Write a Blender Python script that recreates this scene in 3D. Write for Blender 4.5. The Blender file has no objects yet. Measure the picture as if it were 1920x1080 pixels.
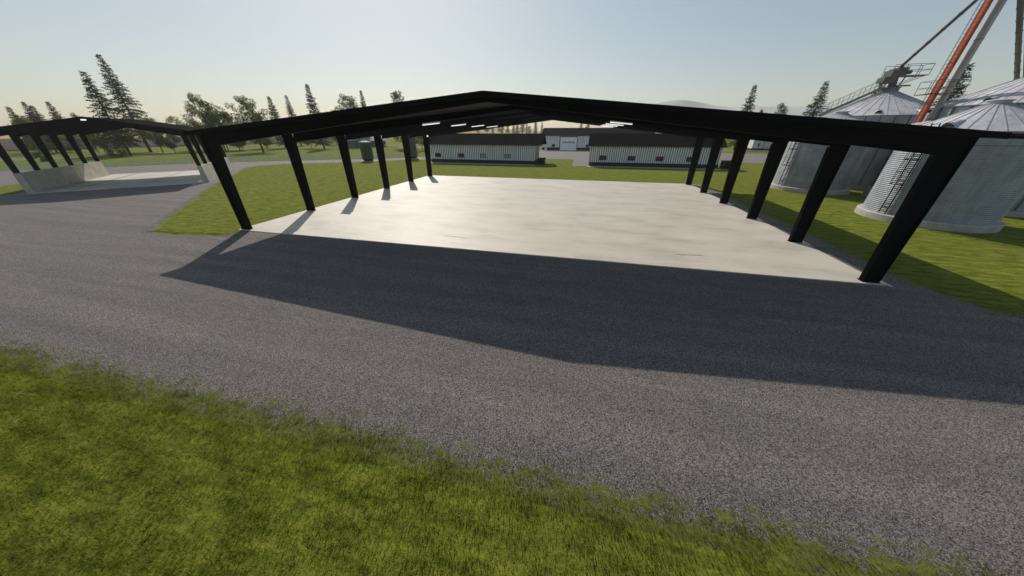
import bpy, bmesh, math, random
from mathutils import Vector, Matrix, noise as mnoise
from mathutils.geometry import tessellate_polygon
R = math.radians
PI = math.pi
scene = bpy.context.scene
COL = scene.collection
random.seed(7)

# ------------------------------------------------------------------ camera frame of the place
CX, CY, CZ = 25.05, -16.11, 6.6           # where the photographer stands
SUN = Vector((0.63, -1.01, -1.0))         # direction the sunlight travels
HAZE, HCOL, SKYP, SKYS, SUNE = 0.0003, (.88, .90, .90, 1), (1.0, 1.2, 0.9), 0.085, 4.0
GZ = -0.05                                # ground level; the concrete of the big shed is z = 0
def polar(az, d):
    return CX + d * math.sin(R(az)), CY + d * math.cos(R(az))

# ------------------------------------------------------------------ node helpers
def mat(name):
    m = bpy.data.materials.new(name); m.use_nodes = True
    nt = m.node_tree; b = nt.nodes['Principled BSDF']
    return m, nt, b
def N(nt, typ, **kw):
    n = nt.nodes.new(typ)
    for k, v in kw.items():
        if k in n.inputs: n.inputs[k].default_value = v
        else: setattr(n, k, v)
    return n
def L(nt, a, b): nt.links.new(a, b)
def ramp(nt, fac, stops):
    r = nt.nodes.new('ShaderNodeValToRGB')
    e = r.color_ramp.elements
    while len(e) < len(stops): e.new(0.5)
    for el, (p, c) in zip(e, stops):
        el.position = p; el.color = (*c, 1)
    L(nt, fac, r.inputs['Fac']); return r.outputs['Color']
def coords(nt, kind='Object', scale=(1, 1, 1), rot=(0, 0, 0)):
    t = N(nt, 'ShaderNodeTexCoord'); mp = N(nt, 'ShaderNodeMapping')
    mp.inputs['Scale'].default_value = scale; mp.inputs['Rotation'].default_value = rot
    L(nt, t.outputs[kind], mp.inputs['Vector']); return mp.outputs['Vector']
def noise(nt, vec, scale, detail=4, rough=0.6):
    n = N(nt, 'ShaderNodeTexNoise', Scale=scale, Detail=detail, Roughness=rough)
    L(nt, vec, n.inputs['Vector']); return n.outputs['Fac']
def mixc(nt, fac, a, b, mode='MIX'):
    m = nt.nodes.new('ShaderNodeMix'); m.data_type = 'RGBA'; m.blend_type = mode
    for sock, v in ((m.inputs[0], fac), (m.inputs[6], a), (m.inputs[7], b)):
        if hasattr(v, 'links'): L(nt, v, sock)
        elif isinstance(v, (int, float)): sock.default_value = v
        else: sock.default_value = (*v, 1)
    return m.outputs[2]
def bump(nt, b, h, strength=0.5, dist=0.02):
    bp = N(nt, 'ShaderNodeBump', Strength=strength, Distance=dist)
    L(nt, h, bp.inputs['Height']); L(nt, bp.outputs['Normal'], b.inputs['Normal'])

def plain(name, col, rough=0.6, metal=0.0, var=0.25, scale=3.0, bmp=0.0, spec=0.5, stretch=(1, 1, 1)):
    m, nt, b = mat(name)
    v = coords(nt, scale=stretch)
    f = noise(nt, v, scale, 5, 0.65)
    lo = tuple(c * (1 - var) for c in col); hi = tuple(min(1, c * (1 + var)) for c in col)
    L(nt, ramp(nt, f, [(0.3, lo), (0.7, hi)]), b.inputs['Base Color'])
    b.inputs['Roughness'].default_value = rough; b.inputs['Metallic'].default_value = metal
    b.inputs['Specular IOR Level'].default_value = spec
    if bmp: bump(nt, b, noise(nt, v, scale * 8, 3), bmp, 0.01)
    return m

GR = ((0.054, 0.072, 0.009), (0.128, 0.154, 0.019), (0.215, 0.236, 0.036))
def c_grass(nt):
    v1 = coords(nt); v2 = coords(nt, scale=(0.55, 1.7, 1), rot=(0, 0, R(-28)))
    a = noise(nt, v2, 1.55, 7, 0.66); c = noise(nt, v1, 0.10, 4, 0.6); d = noise(nt, v1, 9, 5, 0.8)
    mx = N(nt, 'ShaderNodeMath', operation='MULTIPLY_ADD'); L(nt, d, mx.inputs[0]); mx.inputs[1].default_value = 0.6; L(nt, a, mx.inputs[2])
    sb = N(nt, 'ShaderNodeMath', operation='SUBTRACT'); L(nt, mx.outputs[0], sb.inputs[0]); sb.inputs[1].default_value = 0.30
    col = ramp(nt, sb.outputs[0], [(0.31, GR[0]), (0.49, GR[1]), (0.68, GR[2])])
    f = N(nt, 'ShaderNodeMapRange'); L(nt, c, f.inputs[0]); f.inputs[1].default_value = 0.45; f.inputs[2].default_value = 0.8
    f.inputs[3].default_value = 0.0; f.inputs[4].default_value = 0.45
    return mixc(nt, f.outputs[0], col, (0.13, 0.135, 0.028)), sb.outputs[0]
def c_gravel(nt):
    v = coords(nt)
    vo = N(nt, 'ShaderNodeTexVoronoi', Scale=54.0); L(nt, v, vo.inputs['Vector'])
    vo2 = N(nt, 'ShaderNodeTexVoronoi', Scale=85.0); L(nt, v, vo2.inputs['Vector'])
    n1 = noise(nt, v, 75, 4, 0.8); n2 = noise(nt, v, 0.35, 5, 0.65); n3 = noise(nt, v, 1.7, 4, 0.6); n4 = noise(nt, v, 0.9, 4, 0.6)
    g = N(nt, 'ShaderNodeSeparateColor'); L(nt, vo.outputs['Color'], g.inputs[0])
    g2 = N(nt, 'ShaderNodeSeparateColor'); L(nt, vo2.outputs['Color'], g2.inputs[0])
    ad = N(nt, 'ShaderNodeMath', operation='MULTIPLY_ADD'); L(nt, g.outputs[0], ad.inputs[0]); ad.inputs[1].default_value = 0.44; L(nt, n1, ad.inputs[2])
    ad2 = N(nt, 'ShaderNodeMath', operation='MULTIPLY_ADD'); L(nt, g2.outputs[0], ad2.inputs[0]); ad2.inputs[1].default_value = 0.34; L(nt, ad.outputs[0], ad2.inputs[2])
    col = ramp(nt, ad2.outputs[0], [(0.46, (0.021, 0.020, 0.021)), (0.84, (0.090, 0.079, 0.075)), (1.12, (0.36, 0.34, 0.33))])
    col = mixc(nt, n2, mixc(nt, 1.0, col, (0.88, 0.91, 0.94), 'MULTIPLY'), mixc(nt, 1.0, col, (1.14, 1.04, 1.0), 'MULTIPLY'))
    fr = N(nt, 'ShaderNodeMapRange'); L(nt, n3, fr.inputs[0]); fr.inputs[1].default_value = 0.58; fr.inputs[2].default_value = 0.8; fr.inputs[4].default_value = 0.25
    col = mixc(nt, fr.outputs[0], col, (0.15, 0.10, 0.075))
    fr = N(nt, 'ShaderNodeMapRange'); L(nt, n4, fr.inputs[0]); fr.inputs[1].default_value = 0.55; fr.inputs[2].default_value = 0.8; fr.inputs[4].default_value = 0.25
    col = mixc(nt, fr.outputs[0], col, (0.075, 0.07, 0.055))
    ln = noise(nt, coords(nt, scale=(.035, .9, 1), rot=(0, 0, R(5))), 1.3, 4, 0.6)
    fr = N(nt, 'ShaderNodeMapRange'); L(nt, ln, fr.inputs[0]); fr.inputs[1].default_value = 0.35; fr.inputs[2].default_value = 0.65
    return mixc(nt, fr.outputs[0], mixc(nt, 1.0, col, (.87, .87, .88), 'MULTIPLY'), mixc(nt, 1.0, col, (1.13, 1.12, 1.1), 'MULTIPLY')), ad2.outputs[0]
def m_grass_ground(name, *a):
    m, nt, b = mat(name); col, h = c_grass(nt)
    L(nt, col, b.inputs['Base Color']); b.inputs['Roughness'].default_value = 1.0; b.inputs['Specular IOR Level'].default_value = 0.05
    bump(nt, b, h, 0.8, 0.10); return m
def m_gravel(name):
    m, nt, b = mat(name); col, h = c_gravel(nt)
    L(nt, col, b.inputs['Base Color']); b.inputs['Roughness'].default_value = 0.85; b.inputs['Specular IOR Level'].default_value = 0.3
    bump(nt, b, h, 0.9, 0.035); return m
def m_verge(name):
    """ragged strip where lawn thins out into gravel; UV.y runs from lawn (0) to gravel (1)"""
    m, nt, b = mat(name); g, h = c_grass(nt); k, h2 = c_gravel(nt)
    uv = N(nt, 'ShaderNodeTexCoord'); sp = N(nt, 'ShaderNodeSeparateXYZ'); L(nt, uv.outputs['UV'], sp.inputs[0])
    v = coords(nt, scale=(1, 1, 1)); a = noise(nt, coords(nt, scale=(.7, 1.3, 1), rot=(0, 0, R(-24))), 3.0, 8, 0.78)
    s1 = N(nt, 'ShaderNodeMath', operation='MULTIPLY_ADD'); L(nt, a, s1.inputs[0]); s1.inputs[1].default_value = 1.9; L(nt, sp.outputs[1], s1.inputs[2])
    mr = N(nt, 'ShaderNodeMapRange'); L(nt, s1.outputs[0], mr.inputs[0]); mr.inputs[1].default_value = 1.32; mr.inputs[2].default_value = 1.60
    L(nt, mixc(nt, mr.outputs[0], g, k), b.inputs['Base Color']); b.inputs['Roughness'].default_value = 0.85; b.inputs['Specular IOR Level'].default_value = 0.3
    bump(nt, b, h2, 0.9, 0.035); return m

def m_slab(name, base):
    m, nt, b = mat(name)
    v = coords(nt, scale=(0.5, 1.1, 1)); v1 = coords(nt)
    a = noise(nt, v, 0.5, 6, 0.62); c = noise(nt, v1, 6, 4, 0.7); d = noise(nt, coords(nt, scale=(0.35, 2.2, 1)), 1.6, 5, 0.6)
    s = N(nt, 'ShaderNodeMath', operation='MULTIPLY_ADD'); L(nt, c, s.inputs[0]); s.inputs[1].default_value = 0.3; L(nt, a, s.inputs[2])
    s2 = N(nt, 'ShaderNodeMath', operation='MULTIPLY_ADD'); L(nt, d, s2.inputs[0]); s2.inputs[1].default_value = 0.22; L(nt, s.outputs[0], s2.inputs[2])
    lo = tuple(x * 0.76 for x in base); hi = tuple(min(.9, x * 1.12) for x in base)
    col = ramp(nt, s2.outputs[0], [(0.54, lo), (0.76, base), (0.98, hi)])
    L(nt, col, b.inputs['Base Color']); b.inputs['Roughness'].default_value = 0.5; b.inputs['Specular IOR Level'].default_value = 0.35
    bump(nt, b, c, 0.15, 0.01)
    return m

def m_leaf(name, lo, mid, hi, trans=0.35):
    m, nt, b = mat(name)
    nt.nodes.remove(b)
    out = [n for n in nt.nodes if n.type == 'OUTPUT_MATERIAL'][0]
    g = N(nt, 'ShaderNodeNewGeometry')
    oi = N(nt, 'ShaderNodeObjectInfo')
    col = ramp(nt, g.outputs['Random Per Island'], [(0.0, lo), (0.55, mid), (1.0, hi)])
    hs = N(nt, 'ShaderNodeHueSaturation'); L(nt, col, hs.inputs['Color'])
    mr = N(nt, 'ShaderNodeMapRange'); L(nt, oi.outputs['Random'], mr.inputs[0]); mr.inputs[3].default_value = 0.75; mr.inputs[4].default_value = 1.3
    L(nt, mr.outputs[0], hs.inputs['Value'])
    d = N(nt, 'ShaderNodeBsdfDiffuse'); t = N(nt, 'ShaderNodeBsdfTranslucent'); mx = N(nt, 'ShaderNodeMixShader', Fac=trans)
    L(nt, hs.outputs[0], d.inputs['Color'])
    tc = mixc(nt, 1.0, hs.outputs[0], (1.5, 1.45, 0.7), 'MULTIPLY'); L(nt, tc, t.inputs['Color'])
    L(nt, d.outputs[0], mx.inputs[1]); L(nt, t.outputs[0], mx.inputs[2]); L(nt, mx.outputs[0], out.inputs['Surface'])
    return m

def m_galv(name, col, metal=0.75, rough=0.42):
    m, nt, b = mat(name)
    v = coords(nt); n1 = noise(nt, v, 0.9, 5, 0.6); n2 = noise(nt, coords(nt, scale=(3, 3, 0.25)), 2.2, 4, 0.6)
    s = N(nt, 'ShaderNodeMath', operation='MULTIPLY_ADD'); L(nt, n2, s.inputs[0]); s.inputs[1].default_value = 0.6; L(nt, n1, s.inputs[2])
    L(nt, ramp(nt, s.outputs[0], [(0.6, tuple(c * 0.72 for c in col)), (1.0, tuple(c * 1.2 for c in col))]), b.inputs['Base Color'])
    b.inputs['Metallic'].default_value = metal; b.inputs['Roughness'].default_value = rough
    return m

def m_blade(name):
    m, nt, b = mat(name); nt.nodes.remove(b)
    out = [n for n in nt.nodes if n.type == 'OUTPUT_MATERIAL'][0]
    col, h = c_grass(nt); g = N(nt, 'ShaderNodeNewGeometry')
    tint = ramp(nt, g.outputs['Random Per Island'], [(0.0, (1.05, 1.05, .9)), (0.6, (1.4, 1.38, 1.15)), (0.93, (1.8, 1.68, 1.5)), (1.0, (2.1, 1.65, 2.0))])
    c = mixc(nt, 1.0, col, tint, 'MULTIPLY')
    d = N(nt, 'ShaderNodeBsdfDiffuse'); t = N(nt, 'ShaderNodeBsdfTranslucent'); mx = N(nt, 'ShaderNodeMixShader', Fac=.4)
    L(nt, c, d.inputs['Color']); L(nt, c, t.inputs['Color']); L(nt, d.outputs[0], mx.inputs[1]); L(nt, t.outputs[0], mx.inputs[2]); L(nt, mx.outputs[0], out.inputs['Surface'])
    return m

M = {}
M['grass'] = m_grass_ground('grass_ground', (0.045, 0.060, 0.010), (0.100, 0.118, 0.020), (0.165, 0.180, 0.034))
M['gravel'] = m_gravel('gravel')
M['verge'] = m_verge('verge')
M['slab'] = m_slab('pale_concrete', (0.55, 0.515, 0.445))
M['concrete'] = plain('grey_concrete', (0.46, 0.445, 0.375), 0.85, 0, 0.22, 1.2, 0.3)
M['ring'] = plain('ring_concrete', (0.42, 0.40, 0.37), 0.85, 0, 0.2, 2.0, 0.3)
M['black'] = plain('black_steel', (0.003, 0.003, 0.0045), 0.7, 0, 0.25, 1.5, 0, 0.05)
M['deck'] = plain('black_deck', (0.019, 0.016, 0.026), 0.8, 0, 0.2, 0.5, 0, 0.1)
M['roof'] = plain('dark_roof', (0.006, 0.006, 0.009), 1.0, 0, 0.2, 0.6, 0, 0.02)
M['dark'] = plain('dark_band', (0.010, 0.012, 0.015), 0.6, 0, 0.25, 1.0, 0, 0.3)
M['white'] = plain('white_paint', (0.72, 0.74, 0.74), 0.5, 0, 0.06, 0.8)
M['siding'] = plain('pale_siding', (0.90, 0.89, 0.93), 0.5, 0, 0.08, 0.7, stretch=(2, 2, .15))
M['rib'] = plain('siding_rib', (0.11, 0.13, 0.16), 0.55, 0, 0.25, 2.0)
M['galv'] = m_galv('galvanised_sheet', (0.31, 0.34, 0.375), 0.35, 0.55)
M['galvroof'] = m_galv('galvanised_roof', (0.50, 0.50, 0.53), 0.15, 0.6)
M['galvdark'] = plain('seam_grey', (0.13, 0.14, 0.15), 0.5, 0.4, 0.2, 2)
M['roofrib'] = plain('roof_rib', (0.30, 0.30, 0.33), 0.6, 0.1, 0.1, 2)
M['pipe'] = plain('spout_grey', (0.10, 0.10, 0.09), 0.5, 0.3, 0.2, 1.5)
M['orange'] = plain('orange_paint', (0.52, 0.085, 0.022), 0.5, 0, 0.22, 2.5)
M['greycase'] = plain('grey_casing', (0.36, 0.36, 0.36), 0.45, 0.4, 0.15, 1.5)
M['red'] = plain('red_pane', (0.075, 0.006, 0.010), 0.3, 0, 0.8, 2.2)
M['glass'] = plain('dark_pane', (0.02, 0.023, 0.027), 0.15, 0, 0.3, 2.0)
M['palepane'] = plain('pale_pane', (0.38, 0.42, 0.43), 0.2, 0, 0.3, 3.0)
M['green'] = plain('green_tank_paint', (0.018, 0.055, 0.025), 0.5, 0, 0.25, 1.2)
M['olive'] = plain('olive_tank_paint', (0.075, 0.070, 0.045), 0.55, 0, 0.25, 1.2)
M['blue'] = plain('blue_cladding', (0.035, 0.06, 0.20), 0.55, 0, 0.25, 1.0)
M['greyroof'] = plain('grey_roof', (0.16, 0.15, 0.155), 0.7, 0, 0.2, 1.0)
M['wire'] = plain('fence_wire', (0.50, 0.56, 0.53), 0.5, 0.2, 0.15, 3)
M['bark'] = plain('bark', (0.075, 0.060, 0.048), 0.95, 0, 0.4, 4, 0.5, stretch=(1, 1, .3))
M['birchbark'] = plain('pale_bark', (0.22, 0.21, 0.19), 0.95, 0, 0.4, 4, 0.5)
M['spruce'] = m_leaf('spruce_needles', (0.013, 0.032, 0.007), (0.034, 0.066, 0.013), (0.085, 0.125, 0.022), 0.28)
M['leaf'] = m_leaf('green_leaves', (0.024, 0.050, 0.006), (0.056, 0.098, 0.011), (0.135, 0.175, 0.020), 0.38)
M['yleaf'] = m_leaf('yellow_green_leaves', (0.05, 0.075, 0.012), (0.11, 0.14, 0.022), (0.18, 0.19, 0.04), 0.42)
M['gleaf'] = m_leaf('grey_green_leaves', (0.040, 0.052, 0.030), (0.075, 0.092, 0.048), (0.12, 0.14, 0.07), 0.3)
M['blade'] = m_blade('grass_blades')
M['plough'] = plain('ploughed_soil', (0.060, 0.045, 0.038), 1.0, 0, 0.25, 0.15, 0.5, 0.05)
M['wheat'] = plain('ripe_wheat', (0.40, 0.29, 0.14), 1.0, 0, 0.22, 0.02, 0, 0.05)
M['farhill'] = plain('haze_tinted_hill', (0.40, 0.42, 0.41), 1.0, 0, 0.3, 0.01, 0, 0.05)  # distance haze painted in as a pale base colour
M['road'] = plain('grey_road', (0.13, 0.125, 0.12), 0.9, 0, 0.2, 0.5, 0.2, 0.2)
def emis(name, s):
    m, nt, b = mat(name)
    b.inputs['Base Color'].default_value = (0.85, 0.85, 0.85, 1)
    b.inputs['Emission Color'].default_value = (1, 0.99, 0.97, 1); b.inputs['Emission Strength'].default_value = s
    return m
M['tube'] = emis('lit_tube', 1.1)

# ------------------------------------------------------------------ mesh builder
class MB:
    def __init__(s): s.v = []; s.f = []; s.mi = []; s.sm = []
    def face(s, pts, mi=0, sm=False):
        i = len(s.v); s.v += [tuple(p) for p in pts]; s.f.append(tuple(range(i, i + len(pts)))); s.mi.append(mi); s.sm.append(sm)
    def box(s, x0, x1, y0, y1, z0, z1, mi=0):
        s.hexa([(x0, y0, z0), (x1, y0, z0), (x1, y1, z0), (x0, y1, z0)], [(x0, y0, z1), (x1, y0, z1), (x1, y1, z1), (x0, y1, z1)], mi)
    def hexa(s, bot, top, mi=0):
        i = len(s.v); n = len(bot); s.v += [tuple(p) for p in bot] + [tuple(p) for p in top]
        fs = [tuple(i + k for k in reversed(range(n))), tuple(i + n + k for k in range(n))]
        fs += [(i + k, i + (k + 1) % n, i + n + (k + 1) % n, i + n + k) for k in range(n)]
        s.f += fs; s.mi += [mi] * len(fs); s.sm += [False] * len(fs)
    def plate(s, poly, off, mi=0):
        off = Vector(off); s.hexa([tuple(Vector(p)) for p in poly], [tuple(Vector(p) + off) for p in poly], mi)
    def bar(s, a, b, w, h=None, mi=0, up=(0, 0, 1)):
        h = h or w; a = Vector(a); b = Vector(b); d = (b - a).normalized(); u = Vector(up)
        if abs(d.dot(u)) > 0.98: u = Vector((1, 0, 0))
        r = d.cross(u).normalized(); u = r.cross(d).normalized()
        q = [r * w / 2 * i + u * h / 2 * j for i, j in ((-1, -1), (1, -1), (1, 1), (-1, 1))]
        s.hexa([a + k for k in q], [b + k for k in q], mi)
    def tube(s, a, b, r0, r1=None, n=8, mi=0, caps=True):
        r1 = r0 if r1 is None else r1; a = Vector(a); b = Vector(b); d = (b - a).normalized()
        u = Vector((0, 0, 1)) if abs(d.z) < 0.95 else Vector((1, 0, 0)); r = d.cross(u).normalized(); u = r.cross(d)
        i = len(s.v)
        for p, rr in ((a, r0), (b, r1)):
            for k in range(n):
                t = 2 * PI * k / n; s.v.append(tuple(p + r * rr * math.cos(t) + u * rr * math.sin(t)))
        for k in range(n):
            s.f.append((i + k, i + (k + 1) % n, i + n + (k + 1) % n, i + n + k)); s.mi.append(mi); s.sm.append(True)
        if caps:
            s.f.append(tuple(i + k for k in reversed(range(n)))); s.f.append(tuple(i + n + k for k in range(n)))
            s.mi += [mi, mi]; s.sm += [False, False]
    def lathe(s, prof, n=64, mi=0, sm=True, cap0=False, cap1=False, c=(0, 0)):
        i = len(s.v)
        for r, z in prof:
            for k in range(n):
                t = 2 * PI * k / n; s.v.append((c[0] + r * math.cos(t), c[1] + r * math.sin(t), z))
        for j in range(len(prof) - 1):
            for k in range(n):
                s.f.append((i + j * n + k, i + j * n + (k + 1) % n, i + (j + 1) * n + (k + 1) % n, i + (j + 1) * n + k)); s.mi.append(mi); s.sm.append(sm)
        if cap0: s.f.append(tuple(i + k for k in reversed(range(n)))); s.mi.append(mi); s.sm.append(False)
        if cap1: s.f.append(tuple(i + (len(prof) - 1) * n + k for k in range(n))); s.mi.append(mi); s.sm.append(False)
    def mesh(s, name, mats):
        me = bpy.data.meshes.new(name); me.from_pydata(s.v, [], s.f)
        for m in (mats if isinstance(mats, (list, tuple)) else [mats]): me.materials.append(m)
        me.polygons.foreach_set('material_index', s.mi); me.polygons.foreach_set('use_smooth', s.sm)
        me.update(); return me
    def build(s, name, mats, parent=None):
        return link(name, s.mesh(name, mats), parent)
def link(name, me, parent=None, loc=(0, 0, 0), rz=0, sc=1):
    o = bpy.data.objects.new(name, me); COL.objects.link(o)
    o.parent = parent; o.location = loc; o.rotation_euler = (0, 0, rz); o.scale = (sc, sc, sc) if not hasattr(sc, '__len__') else sc
    return o
def tag(o, label=None, cat=None, group=None, kind=None):
    if label: o['label'] = label
    if cat: o['category'] = cat
    if group: o['group'] = group
    if kind: o['kind'] = kind
    return o
def thing(name, label, cat, loc=(0, 0, 0), rz=0, group=None):
    o = link(name, None, None, loc, rz); o.empty_display_size = 0.5
    return tag(o, label, cat, group)
def copy_tree(o, parent=None):
    c = o.copy(); COL.objects.link(c); c.parent = parent
    for ch in list(o.children):
        copy_tree(ch, c)
    return c

# ------------------------------------------------------------------ ground
def terrain(az, r):
    t = min(1, max(0, (r - 360) / 260.0)); t = t * t * (3 - 2 * t)
    a = 5.5 + 9.5 * math.exp(-((az + 21) / 7.5) ** 2) - 3.0 * math.exp(-((az + 2) / 9.0) ** 2)
    return t * a + (0.8 * t * mnoise.noise((az * 0.12, r * 0.006, 1.3)))
def ground_sheet():
    m = MB(); rs = [0, 12, 25, 45, 70, 100, 140, 190, 245, 300, 345, 380, 420, 470, 520, 570, 620, 680, 760, 860, 1050]
    na = 180; V = []
    for r in rs:
        for k in range(na):
            az = -180 + 360 * k / na; x, y = polar(az, r); V.append((x, y, GZ + terrain(az, r)))
    m.v = V
    for j in range(len(rs) - 1):
        for k in range(na):
            m.f.append((j * na + k, j * na + (k + 1) % na, (j + 1) * na + (k + 1) % na, (j + 1) * na + k))
            m.mi.append(1 if rs[j] >= 345 else 0); m.sm.append(True)
    bmx = m.mesh('ground', [M['grass'], M['wheat']])
    o = link('ground', bmx); tag(o, kind='structure'); return o
gnd = ground_sheet()
b_ = bmesh.new(); b_.from_mesh(gnd.data); bmesh.ops.remove_doubles(b_, verts=b_.verts, dist=1e-4)
bmesh.ops.recalc_face_normals(b_, faces=b_.faces)
if sum(f.normal.z for f in b_.faces) < 0: bmesh.ops.reverse_faces(b_, faces=b_.faces)
b_.to_mesh(gnd.data); b_.free()

def sheet(name, poly, z, m, jag=0.0, step=0.5, seed=0, kind='structure'):
    """flat ground sheet with a ragged outline"""
    rng = random.Random(seed); pts = []
    n = len(poly)
    for i in range(n):
        a = Vector((*poly[i], 0)); b = Vector((*poly[(i + 1) % n], 0)); d = b - a; ln = d.length
        k = max(1, int(ln / step)) if jag else 1
        nr = Vector((-d.y, d.x, 0)) / max(ln, 1e-6)
        for j in range(k):
            p = a + d * j / k
            w = jag * (1.3 * mnoise.noise((p.x * 0.45, p.y * 0.45, seed)) + 0.9 * mnoise.noise((p.x * 1.9, p.y * 1.9, seed + 5)) + rng.uniform(-.35, .35)) if j else 0
            q = p + nr * w; pts.append(Vector((q.x, q.y, z)))
    tris = tessellate_polygon([pts])
    me = bpy.data.meshes.new(name)
    fs = []
    for t in tris:
        a, b, c = (pts[i] for i in t)
        fs.append(t if (b - a).cross(c - a).z > 0 else tuple(reversed(t)))
    me.from_pydata([tuple(p) for p in pts], [], fs); me.materials.append(m); me.update()
    return tag(link(name, me), kind=kind)

yard = [(75, -12.6), (10, -12.6), (-60, -12.6), (-100, -10), (-92, 5), (-84, 14), (-78.5, 23.2), (-72, 28), (-66.8, 33.6), (-60.7, 40.0), (-46, 49.4), (-30.3, 58.0),
        (-18, 66.5), (-8, 74), (-8, 105.6), (48, 105.6), (84, 99), (96, 92), (110, 80), (110, 68), (63, 67.7), (26.2, 67.7), (26.2, 51.7), (22.6, 51.7), (22.6, 67.4),
        (14.5, 67.8), (-2, 66), (-14.8, 58.6), (-20.2, 57.2), (-27, 49.8), (-35, 45.2), (-40.5, 41.2), (-43.3, 37), (-41.5, 32.5), (-34.5, 25.6), (-25.4, 16),
        (-8.6, .4), (-6.3, -1.7), (-4.8, -2.1), (-.6, -1.9), (1.0, -0.9), (1.2, .4), (39.9, .4), (41.1, -.6), (42.2, -1.9), (50, -2.4), (75, -2.6)]
sheet('gravel_yard', yard, GZ + .006, M['gravel'], 0.22, 0.45, 1)
sheet('gravel_path', [(39.8, -.7), (41.2, -.7), (41.5, 31.6), (39.8, 31.6)], GZ + .012, M['gravel'], 0.12, 0.5, 2)
def band(c, w):
    l, r = [], []
    for i, p in enumerate(c):
        a = Vector(c[max(0, i - 1)]); b = Vector(c[min(len(c) - 1, i + 1)]); d = (b - a).normalized(); n = Vector((-d.y, d.x)) * w / 2
        l.append(tuple(Vector(p) + n)); r.append(tuple(Vector(p) - n))
    return l + r[::-1]
sheet('lawn', [(-41.4, 3.6), (-41.0, 5.6), (-46.4, 11.0), (-51.4, 14.2), (-53, 10), (-50, 7), (-45.6, 4.6)][::-1], GZ + .014, M['grass'], 0.25, 0.5, 9)
def verge(c, w, z=GZ + .018):
    """ribbon along a lawn edge, lawn on the right-hand side of the walking direction"""
    pts = []
    for a, b in zip(c, c[1:]):
        n = max(1, int((Vector(b) - Vector(a)).length / 1.0)); pts += [Vector(a).lerp(Vector(b), k / n) for k in range(n)]
    pts.append(Vector(c[-1])); V_, F_ = [], []
    for i, p in enumerate(pts):
        d = (pts[min(i + 1, len(pts) - 1)] - pts[max(i - 1, 0)]).normalized(); n = Vector((-d.y, d.x))
        V_ += [(*(p - n * w / 2), GZ - .012), (*(p + n * w * .1), z), (*(p + n * w / 2), GZ + .004)]
    for i in range(len(pts) - 1): F_ += [(3 * i + k, 3 * i + 3 + k, 3 * i + 4 + k, 3 * i + 1 + k) for k in (0, 1)]
    me = bpy.data.meshes.new('verge'); me.from_pydata(V_, [], F_); uv = me.uv_layers.new(name='UVMap')
    for lp in me.loops: uv.data[lp.index].uv = (0, (0, .6, 1)[lp.vertex_index % 3])
    me.materials.append(M['verge']); me.update(); tag(link('verge', me), kind='structure')
verge([(-60, -12.55), (10, -12.55), (70, -12.55)], 1.9)
verge([(1.1, .2), (.2, -1.5), (-3, -1.95), (-5.8, -1.85), (-8.6, .4), (-25.4, 16), (-34.5, 25.6), (-41.5, 32.5)], 1.1)
verge([(41.5, 31), (41.5, .2), (42.4, -1.8), (50, -2.4), (74, -2.6)][::-1], 1.1, GZ + .022)
verge([(-37, 44), (-27, 49.9), (-20.2, 57.2), (-14.8, 58.6), (-2, 66)], 1.2)
sheet('road', band([(-118, -40), (-119, 31), (-117, 58), (-112, 80), (-100, 100), (-84, 122), (-60, 150), (-30, 185)], 7), GZ + .006, M['road'], 0.3, 2, 4)
sheet('road', band([(-60, 118), (-25, 112), (0, 112), (3, 118)], 4.5), GZ + .010, M['gravel'], 0.3, 2, 5)
sheet('road', band([(60, 124), (84, 119), (104, 116), (150, 112)], 6), GZ + .006, M['gravel'], 0.3, 2, 6)
fld = [polar(a, 214 + (a + 75) * .55) for a in range(-78, -34, 2)] + [polar(a, 436) for a in range(-36, -80, -2)]
o = sheet('ploughed_field', fld, GZ + .03, M['plough'], 0, 1, 7)
# follow the terrain under the field edge
for v in o.data.vertices:
    az = math.degrees(math.atan2(v.co.x - CX, v.co.y - CY)); r = math.hypot(v.co.x - CX, v.co.y - CY); v.co.z = GZ + .25 + terrain(az, r) * (1.0 if r > 300 else 0)

# far hills: one broad ridge, faint through the haze, some of it painted into the colour
def hills():
    m = MB(); az0, az1, n = -75, 75, 150; rs = [720, 800, 870, 940]
    def hh(az):
        return 44 + 24 * math.exp(-((az - 12.3) / 5.6) ** 2) + 5 * math.exp(-((az - 24) / 9) ** 2) + 3 * mnoise.noise((az * .15, 0, 0))
    for j, r in enumerate(rs):
        for k in range(n + 1):
            az = az0 + (az1 - az0) * k / n; x, y = polar(az, r)
            m.v.append((x, y, -1 + (0, .55, 1, .75)[j] * hh(az) * min(1, max(.03, (az - 4) / 4))))
    for j in range(3):
        for k in range(n):
            a = j * (n + 1) + k; m.f.append((a, a + 1, a + n + 2, a + n + 1)); m.mi.append(0); m.sm.append(True)
    tag(m.build('hills', M['farhill']), kind='structure')
hills()

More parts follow.
